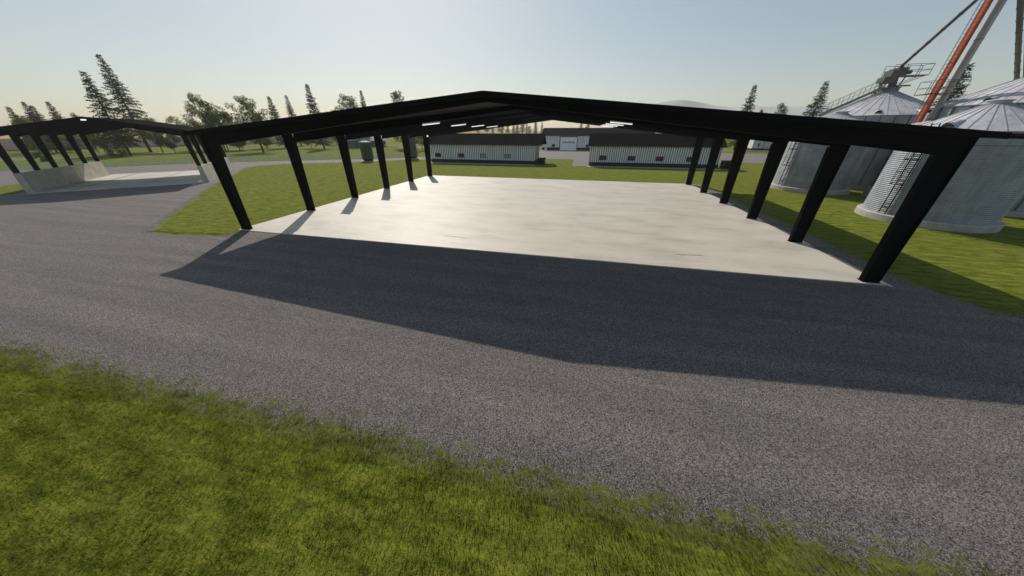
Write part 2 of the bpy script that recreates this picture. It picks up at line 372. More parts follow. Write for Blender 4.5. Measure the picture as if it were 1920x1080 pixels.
# foreground grass: real blades over the verge the camera stands on
def blades():
    rng = random.Random(11); v = []; f = []
    def blade(x, y, h, w):
        a = rng.uniform(0, 2 * PI); l = rng.uniform(.3, 1.1) * h; b = rng.gauss(R(200), .9)
        dx, dy = math.cos(a) * w, math.sin(a) * w; i = len(v)
        tx, ty = math.cos(b) * l, math.sin(b) * l
        v.extend([(x - dx, y - dy, GZ - .005), (x + dx, y + dy, GZ - .005), (x + tx * .45 + dx * .8, y + ty * .45 + dy * .8, GZ + h * .65), (x + tx * .45 - dx * .8, y + ty * .45 - dy * .8, GZ + h * .65), (x + tx, y + ty, GZ + h * .85)])
        f.append((i, i + 1, i + 2, i + 3)); f.append((i + 3, i + 2, i + 4))
    n = 0
    while n < 170000:
        x = rng.uniform(-8, 36); y = rng.uniform(-17.5, -11.9)
        e = -12.62 + .3 * mnoise.noise((x * .5, 0, 3)) + .35 * mnoise.noise((x * 2.1, 0, 8))
        if y > e:
            if rng.random() > math.exp(-(y - e) / .3): continue
        c = mnoise.noise((x * .7 + y * .3, y * 1.3 - x * .3, 0)) * .5 + .5
        d = math.hypot(x - CX, y - CY)
        if rng.random() < .25 + .75 * c:
            blade(x, y, rng.uniform(.04, .115) * (.6 + .8 * c), rng.uniform(.003, .0085)); n += 1
    # ragged tufts where grass meets the gravel of the other lawns
    for (a, b, k) in (((-6.3, -1.8), (1.1, -1.0), 1800), ((-6.5, -1.7), (-25, 15.6), 1800), ((41.3, -.4), (41.6, 31), 2600), ((42, -1.9), (56, -2.5), 2600), ((-.1, -.6), (-.1, 31), 1600)):
        for q in range(k):
            t = rng.random(); x = a[0] + (b[0] - a[0]) * t + rng.gauss(0, .18); y = a[1] + (b[1] - a[1]) * t + rng.gauss(0, .18)
            if 0 < x < 40.05 and -.05 < y < 31: continue
            blade(x, y, rng.uniform(.025, .06), rng.uniform(.006, .014))
    me = bpy.data.meshes.new('grass'); me.from_pydata(v, [], f); me.materials.append(M['blade']); me.update()
    tag(link('grass', me), kind='stuff')
blades()

# ------------------------------------------------------------------ the big open shed
W, D = 40.02, 31.0
AP, SL = 8.24, 0.0856
def zr(x): return AP - SL * abs(x - W / 2)
def zb(x): return 7.85 - 0.112 * abs(x - W / 2)
shed = thing('open_shed', 'large open black steel shed with gable roof over a pale concrete floor', 'shed')
m = MB(); m.box(0, W, 0, D, -.25, 0); m.build('floor_slab', M['slab'], shed)
def post_mesh(side):
    m = MB(); s = (lambda x: x) if side < 0 else (lambda x: W - x)
    xo, xi0, xi1 = .18, .78, 1.06; zt = zr(.18) - .09; zi = zb(1.06) + .02
    def P(x, y, z): return (s(x), y, z)
    # web
    web = [(xo, .0), (xi0, .0), (xi1, zi), (xi1, zr(xi1) - .09), (xo, zt)]
    m.hexa([P(x, -.012, z) for x, z in web], [P(x, .012, z) for x, z in web])
    for (x0, z0, x1, z1, t) in ((xo, 0, xo, zt, -.03), (xi0, 0, xi1, zi, .03)):
        q = [(x0, z0), (x1, z1)]
        m.hexa([P(x0, -.15, z0), P(x0 + t, -.15, z0), P(x0 + t, .15, z0), P(x0, .15, z0)],
               [P(x1, -.15, z1), P(x1 + t, -.15, z1), P(x1 + t, .15, z1), P(x1, .15, z1)])
    m.hexa([P(xo - .06, -.18, 0.001), P(xi0 + .07, -.18, 0.001), P(xi0 + .07, .18, 0.001), P(xo - .06, .18, 0.001)], [P(xo - .06, -.18, .03), P(xi0 + .07, -.18, .03), P(xi0 + .07, .18, .03), P(xo - .06, .18, .03)])
    me = m.mesh('post', M['black'])
    b = bmesh.new(); b.from_mesh(me); bmesh.ops.recalc_face_normals(b, faces=b.faces); b.to_mesh(me); b.free()
    return me
Y0, SP = .335, 5.993
pl, pr = post_mesh(-1), post_mesh(1)
for i in range(6):
    for me in (pl, pr):
        link('post', me, shed, (0, Y0 + i * SP, 0))
def rafter(i):
    y = Y0 + i * SP; m = MB()
    for s in (lambda x: x, lambda x: W - x):
        xs = (1.06, W / 2 - .001); dep = [zr(x) - .10 - zb(x) for x in xs]
        if i == 0:     # upright I-beam
            m.hexa([(s(x), y - .015, zb(x)) for x in xs] + [(s(x), y - .015, zr(x) - .10) for x in xs[::-1]], [(s(x), y + .015, zb(x)) for x in xs] + [(s(x), y + .015, zr(x) - .10) for x in xs[::-1]])
            m.hexa([(s(xs[0]), y - .15, zb(xs[0]) - .002), (s(xs[1]), y - .15, zb(xs[1]) - .002), (s(xs[1]), y + .15, zb(xs[1]) - .002), (s(xs[0]), y + .15, zb(xs[0]) - .002)],
                   [(s(xs[0]), y - .15, zb(xs[0]) + .025), (s(xs[1]), y - .15, zb(xs[1]) + .025), (s(xs[1]), y + .15, zb(xs[1]) + .025), (s(xs[0]), y + .15, zb(xs[0]) + .025)])
        else:          # plate beams canted along the sun rays to cast almost no shadow
            top = [(s(x), y + .2, zr(x) - .10) for x in xs]; bot = [tuple(Vector(p) + SUN * d) for p, d in zip(top, dep)]
            m.plate([bot[0], bot[1], top[1], top[0]], (0, -.004, .004))
    o = m.build('rafter', M['black'], shed)
    b = bmesh.new(); b.from_mesh(o.data); bmesh.ops.recalc_face_normals(b, faces=b.faces); b.to_mesh(o.data); b.free()
for i in range(6): rafter(i)
# roof: sheeted over the front bay and the right-hand edge, invented slats elsewhere to let the sun in
m = MB(); YF, YR = -.38, 31.35; XL, XR, XM = -.12, 40.7, 36.0
def T(x, y): return (x, y, zr(x))
yb = lambda x: 1.005 * zr(x) - .02
dn = (0, 0, -.07); c = W / 2
m.plate([T(XL, YF), T(c, YF), T(c, yb(c)), T(XL, yb(XL))], dn)
m.plate([T(c, YF), T(XM, YF), T(XM, yb(XM)), T(c, yb(c))], dn)
m.plate([T(XM, YF), T(XR, YF), T(XR, YR), T(XM, YR)], dn)
def sun_slat(xa, xb, y, h=.20):  # made-up blades parallel to the sun rays, so sunlight reaches the floor
    if xb - xa < .3: return
    a, b = Vector(T(xa, y)), Vector(T(xb, y)); o = SUN * h
    m.plate([a, b, b + o, a + o], (0, .008, -.008))
y = 6.75
while y < YR + .1:
    xa = XL
    # stop where the sheeted front begins
    def lim(x0, x1):
        pts = [x0 + (x1 - x0) * k / 60 for k in range(61)]; ok = [x for x in pts if yb(x) < y - .05]
        return (min(ok), max(ok)) if ok else None
    a = lim(XL, c)
    if a: sun_slat(a[0], a[1], y)
    a = lim(c, XM)
    if a: sun_slat(a[0], a[1] , y)
    y += .5
ro = m.build('roof', M['deck'], shed)
m = MB()
for s in (lambda x: x, lambda x: W - x):     # front gable trim and eave gutters
    m.hexa([(s(XL), YF - .012, zr(XL) - .20), (s(c), YF - .012, AP - .20), (s(c), YF - .012, AP + .02), (s(XL), YF - .012, zr(XL) + .02)], [(s(XL), YF - .042, zr(XL) - .20), (s(c), YF - .042, AP - .20), (s(c), YF - .042, AP + .02), (s(XL), YF - .042, zr(XL) + .02)])
m.plate([(XL - .012, YF, zr(XL)), (XL - .012, YR, zr(XL)), (XL - .012 + SUN.x * .13, YR + SUN.y * .13, zr(XL) - .13), (XL - .012 + SUN.x * .13, YF + SUN.y * .13, zr(XL) - .13)], (-.01, 0, .006))  # left gutter slanted along the sun rays to thin its shadow
m.box(XR + .002, XR + .09, YF, YR, zr(XR) - .14, zr(XR) + .03)
o = m.build('roof_trim', M['black'], shed)
for o in (ro, o):
    b = bmesh.new(); b.from_mesh(o.data); bmesh.ops.recalc_face_normals(b, faces=b.faces); b.to_mesh(o.data); b.free()

# tube lights hanging under the roof
LN = ['nearest the front gable', 'second from the front', 'third from the front', 'farthest from the front']
for sx, x in (('left', 12.3), ('right', 27.4)):
    for i in range(4):
        y = 9.3 + 6 * i
        t = thing('ceiling_light', f'white tube light under the {sx} roof slope of the big shed, {LN[i]}', 'ceiling light', (x, y, 7.12), 0, 'tube lights under the big shed roof')
        t.rotation_euler = (0, -math.atan(SL) if sx == 'left' else math.atan(SL), 0)
        cant = Vector((0, -1.01, -1.0)).normalized()  # fixture shaped along the sunlight to keep its floor shadow faint
        def slab_(x0, x1, u0, u1, th):
            q = MB(); A = [Vector((x0, 0, 0)) + cant * u0, Vector((x1, 0, 0)) + cant * u0, Vector((x1, 0, 0)) + cant * u1, Vector((x0, 0, 0)) + cant * u1]
            n = Vector((0, .7, -.7)) * th; q.hexa([p - n for p in A], [p + n for p in A]); return q
        slab_(-.8, .8, -.10, .06, .016).build('housing', M['white'], t)
        q = MB(); q.tube((-.78, *(cant * .09)[1:]), (.78, *(cant * .09)[1:]), .026, n=8); q.build('tube', M['tube'], t)
        for qx in (-.6, .6):
            q = MB(); q.tube((qx, .07, .07), (qx, .07, .42), .008, n=5); q.build('hanger', M['galvdark'], t)
t = thing('wall_lamp', 'tiny white lamp on the rear left post of the big shed', 'lamp', (1.0, 30.15, 5.85))
m = MB(); m.box(-.12, .12, -.05, .05, -.1, .1); m.build('housing', M['white'], t)
m = MB(); m.box(-.1, .1, -.07, -.052, -.08, .08); m.build('lens', M['tube'], t)

# ------------------------------------------------------------------ smaller walled shed on the left
SX, SY, SA, SW, SD, SH = -40.08, 5.9, R(44.74), 16.41, 17.9, 2.16
s2 = thing('bunker_shed', 'smaller black roofed bunker shed standing on low concrete walls', 'shed', (SX, SY, 0), SA)
AP2, SL2 = 8.05, .17
def z2(x): return AP2 - SL2 * abs(x - SW / 2)
m = MB(); m.box(.4, SW - .4, -1.0, SD + 1.6, -.3, .012); m.build('floor_slab', M['slab'], s2)
m = MB(); m.box(3.4, 3.62, -.4, SD + 1.2, .014, .018); m.box(SW * .56, SW * .56 + .18, 1.5, SD + 1.2, .014, .018); m.box(.6, SW - .6, 3.6, 3.8, .014, .019); m.box(.6, SW - .6, SD + .3, SD + .45, .014, .019)
m.build('drain_channel', M['galvdark'], s2)
for k in range(22):
    m = MB(); m.box(3.05, 3.25, .4 + k * .8, .75 + k * .8, .014, .03); m.build('floor_grate', M['white'], s2)
for k in range(5):
    m = MB(); m.box(SW - 2.4 + .25 * k, SW - 2.3 + .25 * k, .6, 2.2, .014, .03); m.build('floor_grate', M['white'], s2)
for x0, x1 in ((0, .5), (SW - .5, SW)):
    m = MB(); m.hexa([(x0 - .06, 0, -.2), (x1 + .06, 0, -.2), (x1 + .06, SD, -.2), (x0 - .06, SD, -.2)], [(x0, 0, SH), (x1, 0, SH), (x1, SD, SH), (x0, SD, SH)]); m.build('concrete_wall', M['concrete'], s2)
for i in range(6):
    y = .2 + i * (SD - .4) / 5; m = MB()
    for s in (lambda x: x, lambda x: SW - x):
        for x0, x1 in ((.08, .10), (.40, .42)):
            m2 = None
        mm = MB()
        mm.hexa([(s(.06), y - .012, SH), (s(.44), y - .012, SH), (s(.66), y - .012, z2(.66) - .7), (s(.06), y - .012, z2(.06) - .1)], [(s(.06), y + .012, SH), (s(.44), y + .012, SH), (s(.66), y + .012, z2(.66) - .7), (s(.06), y + .012, z2(.06) - .1)])
        for xa, xb, zt in ((.06, .06, z2(.06) - .1), (.44, .66, z2(.66) - .7)):
            mm.hexa([(s(xa) - .015, y - .12, SH), (s(xa) + .015, y - .12, SH), (s(xa) + .015, y + .12, SH), (s(xa) - .015, y + .12, SH)], [(s(xb) - .015, y - .12, zt), (s(xb) + .015, y - .12, zt), (s(xb) + .015, y + .12, zt), (s(xb) - .015, y + .12, zt)])
        mm.build('post', M['black'], s2)
        xs = (.06, SW / 2 - .001)
        m.hexa([(s(x), y - .06, z2(x) - d) for x, d in zip(xs, (.85, .5))] + [(s(x), y - .06, z2(x) - .09) for x in xs[::-1]], [(s(x), y + .06, z2(x) - d) for x, d in zip(xs, (.85, .5))] + [(s(x), y + .06, z2(x) - .09) for x in xs[::-1]])
    m.build('rafter', M['black'], s2)
m = MB(); ov = .42
for s in (lambda x: x, lambda x: SW - x):
    m.plate([(s(-ov), -ov, z2(-ov)), (s(SW / 2), -ov, AP2), (s(SW / 2), SD + ov, AP2), (s(-ov), SD + ov, z2(-ov))], (0, 0, -.08))
    m.plate([(s(-ov), -ov - .004, z2(-ov) + .03), (s(SW / 2), -ov - .004, AP2 + .03), (s(SW / 2), -ov - .004, AP2 - .2), (s(-ov), -ov - .004, z2(-ov) - .2)], (0, -.03, 0))
    k = 0.0
    while k < SW / 2:
        m.plate([(s(k), -ov, z2(k) + .002), (s(k + .04), -ov, z2(k + .04) + .002), (s(k + .04), SD + ov, z2(k + .04) + .002), (s(k), SD + ov, z2(k) + .002)], (0, 0, .035)); k += .6
m.build('roof', M['roof'], s2)
for o in s2.children:
    b = bmesh.new(); b.from_mesh(o.data); bmesh.ops.recalc_face_normals(b, faces=b.faces); b.to_mesh(o.data); b.free()
v = Matrix.Rotation(SA, 3, 'Z') @ Vector((SW / 2, -.5, 0))
t = thing('gable_lamp', 'small white lamp under the gable peak of the bunker shed', 'lamp', (SX + v.x, SY + v.y, 7.72), SA)
m = MB(); m.box(-.22, .22, -.06, .02, -.07, .07); m.build('housing', M['white'], t)
m = MB(); m.box(-.2, .2, -.085, -.062, -.06, .06); m.build('lens', M['tube'], t)

# ------------------------------------------------------------------ grain silos
def ladder_part(m, cm, r, az, z0, z1, cage0):
    ca, sa = math.cos(az), math.sin(az); tx, ty = -sa, ca
    def P(rad, t, z): return (ca * rad + tx * t, sa * rad + ty * t, z)
    for t in (-.23, .23): m.bar(P(r + .18, t, z0), P(r + .18, t, z1), .05)
    z = z0 + .2
    while z < z1: m.bar(P(r + .18, -.23, z), P(r + .18, .23, z), .028); z += .3
    z = z0 + .6
    while z < z1:
        for t in (-.23, .23): m.bar(P(r - .02, t, z), P(r + .18, t, z), .03)
        z += 1.4
    hoops = []; z = cage0
    while z <= z1 + .01:
        pts = [P(r + .18 + .72 * math.sin(PI * k / 8), -.36 * math.cos(PI * k / 8), z) for k in range(9)]
        for a, b in zip(pts, pts[1:]): cm.bar(a, b, .05, .03)
        hoops.append(pts); z += .9
    for k in range(0, 9, 2):
        for a, b in zip(hoops, hoops[1:]): cm.bar(a[k], b[k], .022)
def corrugated(r, z0, z1, wl, amp, n):
    k = max(2, int((z1 - z0) / wl * 4)); prof = []
    for i in range(k + 1):
        z = z0 + (z1 - z0) * i / k; prof.append((r + amp * math.sin(2 * PI * i / 4), z))
    m = MB(); m.lathe(prof, n); return m
def cone_roof(r, ze, rc, za, nr, mi2=True):
    m = MB(); m.lathe([(r - .02, ze - .10), (r + .16, ze - .04), (r + .16, ze), (rc, za), (rc, za + .02)], nr * 4, 0, False)
    for k in range(nr):
        t = 2 * PI * k / nr; ca, sa = math.cos(t), math.sin(t)
        m.bar((ca * (r + .16), sa * (r + .16), ze + .012), (ca * rc, sa * rc, za + .012), .05, .035, 1)
    return m
def hood(m, r, ze, rc, za, az, t=.35, sc=1.0):
    rr = r * (1 - t) + rc * t; z = ze + (za - ze) * t; sl = math.atan2(za - ze, r - rc)
    er = Vector((math.cos(az), math.sin(az), 0)); d = (er * math.cos(sl) - Vector((0, 0, math.sin(sl)))); s = Vector((-er.y, er.x, 0)); nrm = s.cross(d) * -1
    if nrm.z < 0: nrm = -nrm
    o = er * rr + Vector((0, 0, z)); n = 10; A = []; B = []
    for k in range(n + 1):
        a = PI * k / n; A.append(o + d * .45 * sc + (s * math.cos(a) * .36 + nrm * math.sin(a) * .42) * sc); B.append(o - d * .45 * sc + (s * math.cos(a) * .33 + nrm * math.sin(a) * .14) * sc)
    for k in range(n): m.face([A[k], A[k + 1], B[k + 1], B[k]], 0, True)
    m.face([p - d * .12 * sc for p in A], 1)
    m.face(B[::-1], 0)
def small_silo(loc, label):
    r, ze, za, rc = 3.55, 6.62, 8.35, .5
    s = thing('grain_silo', label, 'silo', (*loc, GZ), 0, 'small grain silos with cage ladders beside the big shed')
    m = MB(); m.lathe([(3.86, -.2), (3.86, .46), (3.80, .52), (3.3, .52)], 72, 0, False); m.build('base_ring', M['ring'], s)
    w = corrugated(r, .53, ze - .05, .14, .022, 110).build('wall', M['galv'], s)
    m = MB()
    for z in (5.75,): m.lathe([(r + .023, z - .02), (r + .034, z - .02), (r + .034, z + .02), (r + .023, z + .02)], 72, 0, False)
    m.build('band_seam', M['galvdark'], w)
    rf = cone_roof(r, ze, rc, za, 28).build('roof', [M['galvroof'], M['roofrib']], s)
    m = MB(); m.lathe([(rc + .04, za - .06), (rc + .04, za + .14), (rc + .13, za + .15), (rc + .13, za + .20), (0.02, za + .30)], 28, 0, False); m.build('cap', M['galvroof'], rf)
    for a in (202, 292, 340, 20, 72, 132):
        m = MB(); hood(m, r, ze, rc, za, R(a), .22, 1.0); m.build('roof_vent', [M['galvroof'], M['glass']], rf)
    lm, cm = MB(), MB(); ladder_part(lm, cm, r, R(195), .55, ze + .5, 2.9)
    ld = lm.build('ladder', M['black'], s); cm.build('safety_cage', M['black'], ld)
    m = MB(); ca, sa = math.cos(R(206)), math.sin(R(206))
    for t in (205, 212):
        ca, sa = math.cos(R(t)), math.sin(R(t)); c2, s2_ = math.cos(R(t + 9)), math.sin(R(t + 9))
        m.bar((ca * (r + .1), sa * (r + .1), ze - .3), (c2 * (r + .06), s2_ * (r + .06), ze - 1.0), .05)
    m.build('brace', M['black'], s)
    return s
sil = small_silo((53.5, 15.47), 'nearer small corrugated grain silo with cage ladder, beside the right front post')
c = copy_tree(sil); c.location = (53.23, 29.92, GZ); c['label'] = 'farther small corrugated grain silo, seen between the right posts of the big shed'

def big_silo(loc, label, stair, dz=0):
    r, ze, za, rc = 6.1, 8.25 + dz, 10.95 + dz, .75
    s = thing('storage_silo', label, 'silo', (*loc, GZ), 0, 'big storage silos behind the small ones')
    m = MB(); m.lathe([(6.4, -.2), (6.4, .45), (6.1, .45)], 96, 0, False); m.build('base_ring', M['ring'], s)
    w = corrugated(r, .46, ze - .05, .30, .012, 96).build('wall', M['galv'], s)
    m = MB()
    for k in range(32):
        t = 2 * PI * (k + .3) / 32; ca, sa = math.cos(t), math.sin(t); m.bar((ca * (r + .05), sa * (r + .05), .5), (ca * (r + .05), sa * (r + .05), ze - .1), .10, .10, 0, (ca, sa, 0))
    m.build('stiffener', M['galvdark'], w)
    rf = cone_roof(r, ze, rc, za, 40).build('roof', [M['galvroof'], M['roofrib']], s)
    m = MB(); m.lathe([(rc + .05, za - .05), (rc + .05, za + .35), (rc + .15, za + .36), (rc + .15, za + .42), (.02, za + .55)], 28, 0, False); m.build('cap', M['galvdark'], rf)
    for k in range(10):
        m = MB(); hood(m, r, ze, rc, za, R(20 + 36 * k), .12, .85); m.build('roof_vent', [M['galvroof'], M['glass']], rf)
    if stair:   # roof stair climbing the left slope and the top platform with its conveyor drive
        a = R(stair); ca, sa = math.cos(a), math.sin(a); tx, ty = -sa, ca
        def P(rad, t, z): return (ca * rad + tx * t, sa * rad + ty * t, z)
        m = MB(); za2 = za + 1.0; e0 = P(r + .3, 0, ze + .15); e1 = P(.9, 0, za + .45)
        for t in (-.35, .35): m.bar(P(r + .3, t, ze + .12), P(.9, t, za + .42), .05, .14)
        for k in range(24):
            f = k / 23; m.box(0, 0, 0, 0, 0, 0) if False else m.bar(P(r + .3 - f * (r - .6), -.35, ze + .16 + f * (za + .3 - ze)), P(r + .3 - f * (r - .6), .35, ze + .16 + f * (za + .3 - ze)), .2, .03)
        st = m.build('roof_stair', M['galvdark'], s)
        m = MB()
        for t in (-.35, .35):
            for hgt in (.55, 1.05): m.bar(P(r + .3, t, ze + .12 + hgt), P(.9, t, za + .42 + hgt), .035)
            for k in range(7):
                f = k / 6; x_ = r + .3 - f * (r - .6); z_ = ze + .12 + f * (za + .3 - ze); m.bar(P(x_, t, z_), P(x_, t, z_ + 1.05), .035)
        m.build('handrail', M['galvdark'], st)
        pm = MB(); pm.box(-1.1, 2.6, -.7, .7, za + 1.55, za + 1.63)
        for x_, y_ in ((-.9, -.6), (.5, -.6), (.5, .6), (-.9, .6)): pm.bar((x_ * .7, y_ * .7, za + .3), (x_, y_, za + 1.55), .09)
        pm.bar((2.4, -.5, za + 1.55), (.4, -.5, za + .7), .06); pm.bar((2.4, .5, za + 1.55), (.4, .5, za + .7), .06); pm.box(.4, 1.7, -.3, .3, za + .55, za + .68)
        pf = pm.build('platform', M['galvdark'], s)
        hm = MB()
        for y_ in (-.7, .7):
            for z_ in (2.15, 2.7): hm.bar((-1.1, y_, za + z_), (2.6, y_, za + z_), .045)
        for z_ in (2.15, 2.7): hm.bar((2.6, -.7, za + z_), (2.6, .7, za + z_), .045)
        for x_ in (-1.1, .1, 1.35, 2.6):
            for y_ in (-.7, .7): hm.bar((x_, y_, za + 1.6), (x_, y_, za + 2.7), .045)
        hm.build('railing', M['galvdark'], pf)
        dm = MB(); dm.box(-.5, .5, -.45, .45, za + 1.64, za + 2.45); dm.lathe([(.42, za + .4), (.22, za + 1.5)], 16, 0, True); dm.tube((-.5, 0, za + 2.1), (-1.0, 0, za + 2.1), .22, n=14); dm.tube((0, 0, za + 2.45), (0, 0, za + 2.9), .2, .16, n=12)
        dm.box(-1.5, -.55, -.55, .55, za + .95, za + 1.5); dm.box(-1.05, -.52, -.6, .6, za + 1.66, za + 2.2); dm.tube((-.75, -.62, za + 1.25), (-.75, .62, za + 1.25), .42, n=16); dm.tube((.55, -.3, za + 1.95), (1.0, -.3, za + 1.95), .2, n=12)
        dm.build('inlet_box', M['pipe'], s)
    return s
SAx, SAy = 61.8, 37.5; SBx, SBy = 64.3, 24.3
sA = big_silo((SAx, SAy), 'big grey silo with a roof stair and railed platform on its peak', 178)
sB = big_silo((SBx, SBy), 'big pale silo behind the nearer small silo, without a stair', None, .42)
# third silo behind, the far end of the right-hand spout
sC = copy_tree(sB); sC.location = (77.6, 41.5, GZ); sC['label'] = 'third big silo hidden mostly behind the other silos at the right edge'

# ------------------------------------------------------------------ grain elevator
EX, EY = 57.5, 25.8
el = thing('grain_elevator', 'tall grain elevator with orange and grey legs rising between the silos', 'elevator', (EX, EY, GZ), 0)
HT = 21.5
m = MB(); m.box(-.11, .11, -.25, .25, 0, HT); z = 1.2
while z < HT: m.box(-.13, .13, -.27, .27, z, z + .05, 0); z += 1.22
m.build('orange_leg', M['orange'], el)
m = MB(); m.box(.44, .66, -.72, -.20, 0, HT); z = 1.5
while z < HT: m.box(.42, .68, -.74, -.18, z, z + .06, 1); z += 3.05
m.build('grey_leg', [M['greycase'], M['galvdark']], el)
m = MB(); m.box(-.7, 1.1, -.5, .5, HT - .001, HT + 1.3); m.tube((.2, -.5, HT + 1.3), (.2, .5, HT + 1.3), .75, n=20); m.build('head', M['orange'], el)
m = MB(); m.box(-.8, 1.2, -.6, .6, .001, 1.1); m.build('boot', M['greycase'], el)
lm, cm = MB(), MB()
for t in (-.16, .16): lm.bar((-.26, t + .2, 1), (-.26, t + .2, HT), .035)
z = 1.2
while z < HT: lm.bar((-.26, .04, z), (-.26, .36, z), .025); z += .32
lm.build('ladder', M['galvdark'], el)
m = MB(); pz = 9.7
m.box(-.95, -.46, -.8, .8, pz, pz + .06); m.box(.72, 1.5, -.8, .8, pz, pz + .06); m.box(-.95, 1.5, -.8, -.26, pz + .002, pz + .058); m.bar((.72, 0, pz - .5), (1.4, 0, pz), .05)
pf = m.build('platform', M['galvdark'], el)
m = MB()
for y_ in (-.8, .8):
    for z_ in (.55, 1.1): m.bar((-.95, y_, pz + z_), (1.5, y_, pz + z_), .035)
    for x_ in (-.95, -.1, .7, 1.5): m.bar((x_, y_, pz), (x_, y_, pz + 1.1), .035)
for x_ in (-.95, 1.5):
    for z_ in (.55, 1.1): m.bar((x_, -.8, pz + z_), (x_, .8, pz + z_), .035)
m.build('railing', M['galvdark'], pf)
m = MB(); m.bar((1.0, -.7, 0), (1.0, -.7, 8.2), .10); m.bar((1.0, .5, 0), (1.0, .5, 8.2), .10)
m.bar((.75, -.7, 8.25), (2.6, -.9, 7.1), .09); m.bar((.75, -.3, 8.4), (2.9, -.5, 7.2), .09); m.box(.72, 1.7, -.75, .55, 8.2, 8.45)
m.build('support_frame', M['black'], el)
inv = (Matrix.Translation((EX, EY, GZ)) @ Matrix.Rotation(0, 4, 'Z')).inverted()
def W2L(p): return tuple(inv @ Vector(p))
def pipe(name, a, b, r, mt):
    m = MB(); m.tube(W2L(a), W2L(b), r, n=12)
    d = (Vector(b) - Vector(a)); k = 1
    while k * 2.2 < d.length:
        p = Vector(a) + d.normalized() * k * 2.2; q = p + d.normalized() * .07; m.tube(W2L(p), W2L(q), r * 1.18, n=12); k += 1
    return m.build(name, mt, el)
pipe('spout', (SAx, SAy, 13.6), (EX, EY, 17.9), .15, M['pipe'])
pipe('spout', (77.6, 41.5, 11.45), (EX, EY, 19.9), .19, M['pipe'])
m = MB()
for o_ in (0, .35):
    m.tube(W2L((73.5 + o_, 37.0 - o_, 10.9)), W2L((EX, EY, 20.4)), .04, n=5)
m.build('guy_wire', M['pipe'], el)

# ------------------------------------------------------------------ barns
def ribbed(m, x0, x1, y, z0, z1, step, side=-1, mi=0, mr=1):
    """sheet wall along x with raised dark ribs, facing -y (side -1)"""
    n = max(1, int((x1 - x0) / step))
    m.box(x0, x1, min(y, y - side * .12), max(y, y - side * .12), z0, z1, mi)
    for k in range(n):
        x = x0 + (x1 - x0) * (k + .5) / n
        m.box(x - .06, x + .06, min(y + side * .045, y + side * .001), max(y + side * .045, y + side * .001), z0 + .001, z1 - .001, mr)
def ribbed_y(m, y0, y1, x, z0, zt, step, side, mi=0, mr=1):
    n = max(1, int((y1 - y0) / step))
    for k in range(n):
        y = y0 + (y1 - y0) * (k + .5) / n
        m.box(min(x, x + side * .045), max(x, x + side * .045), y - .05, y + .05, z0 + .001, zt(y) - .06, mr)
def window(parent, x0, x1, y, z0, z1, pane, nb=1):
    m = MB(); t = .07
    m.box(x0, x1, y - .08, y - .01, z0, z0 + t); m.box(x0, x1, y - .08, y - .01, z1 - t, z1)
    m.box(x0, x0 + t, y - .08, y - .01, z0 + t, z1 - t); m.box(x1 - t, x1, y - .08, y - .01, z0 + t, z1 - t)
    for k in range(nb): xm = x0 + (x1 - x0) * (k + 1) / (nb + 1); m.box(xm - .03, xm + .03, y - .075, y - .012, z0 + t, z1 - t)
    f = m.build('window', M['dark'], parent)
    m = MB(); m.box(x0 + t, x1 - t, y - .05, y - .015, z0 + t, z1 - t); m.build('pane', M[pane], f)
    return f
def barn(name, label, x0, x1, y0, y1, eave, ridge, band, ov=(.6, .5), wins=(), rib=.42):
    b = thing(name, label, 'barn', (x0, y0, GZ))
    w, d = x1 - x0, y1 - y0; ym = d / 2; ze = eave - GZ; zg = ridge - GZ; zb_ = band - GZ
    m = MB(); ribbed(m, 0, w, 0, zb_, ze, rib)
    m.box(0, w, d - .12, d, zb_, ze)
    gz = lambda y: ze + (zg - .12 - ze) * (1 - abs(y - ym) / ym)
    for x, sd in ((0, -1), (w, 1)):
        a, c = (x, x + .12) if sd < 0 else (x - .12, x)
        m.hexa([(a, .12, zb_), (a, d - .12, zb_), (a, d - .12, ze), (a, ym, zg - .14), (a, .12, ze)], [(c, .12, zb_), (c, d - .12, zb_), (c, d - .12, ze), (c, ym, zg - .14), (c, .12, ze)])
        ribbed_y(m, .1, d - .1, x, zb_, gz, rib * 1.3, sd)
    o = m.build('wall', [M['siding'], M['rib']], b)
    bb = bmesh.new(); bb.from_mesh(o.data); bmesh.ops.recalc_face_normals(bb, faces=bb.faces); bb.to_mesh(o.data); bb.free()
    m = MB(); m.box(-.06, w + .06, -.06, d + .06, -.2, zb_); m.build('plinth', M['dark'], b)
    m = MB(); m.box(-.3, w + .3, -1.7, -.065, -.1, .07); m.build('concrete_apron', M['concrete'], b)
    m = MB(); sl = (zg - ze) / ym
    for s in (1, -1):
        f = lambda y: y if s > 0 else d - y
        zo = ze - ov[1] * sl + .12
        A = [(-ov[0], f(-ov[1]), zo), (w + ov[0], f(-ov[1]), zo), (w + ov[0], f(ym), zg + .02), (-ov[0], f(ym), zg + .02)]
        m.plate(A, (0, 0, -.12))
        k = -ov[0] + .1
        while k < w + ov[0]:
            m.plate([(k, f(-ov[1]), zo + .002), (k + .05, f(-ov[1]), zo + .002), (k + .05, f(ym), zg + .022), (k, f(ym), zg + .022)], (0, 0, .05)); k += .75
    o = m.build('roof', M['roof'], b)
    bb = bmesh.new(); bb.from_mesh(o.data); bmesh.ops.recalc_face_normals(bb, faces=bb.faces); bb.to_mesh(o.data); bb.free()
    m = MB(); m.box(-ov[0], w + ov[0], -ov[1] - .10, -ov[1] - .003, zo - .1, zo + .02); m.build('gutter', M['dark'], b)
    for x, pane, nb in wins: window(b, x - x0 - .70, x - x0 + .70, -.05, 1.18 - GZ, 2.02 - GZ, pane, nb)
    return b
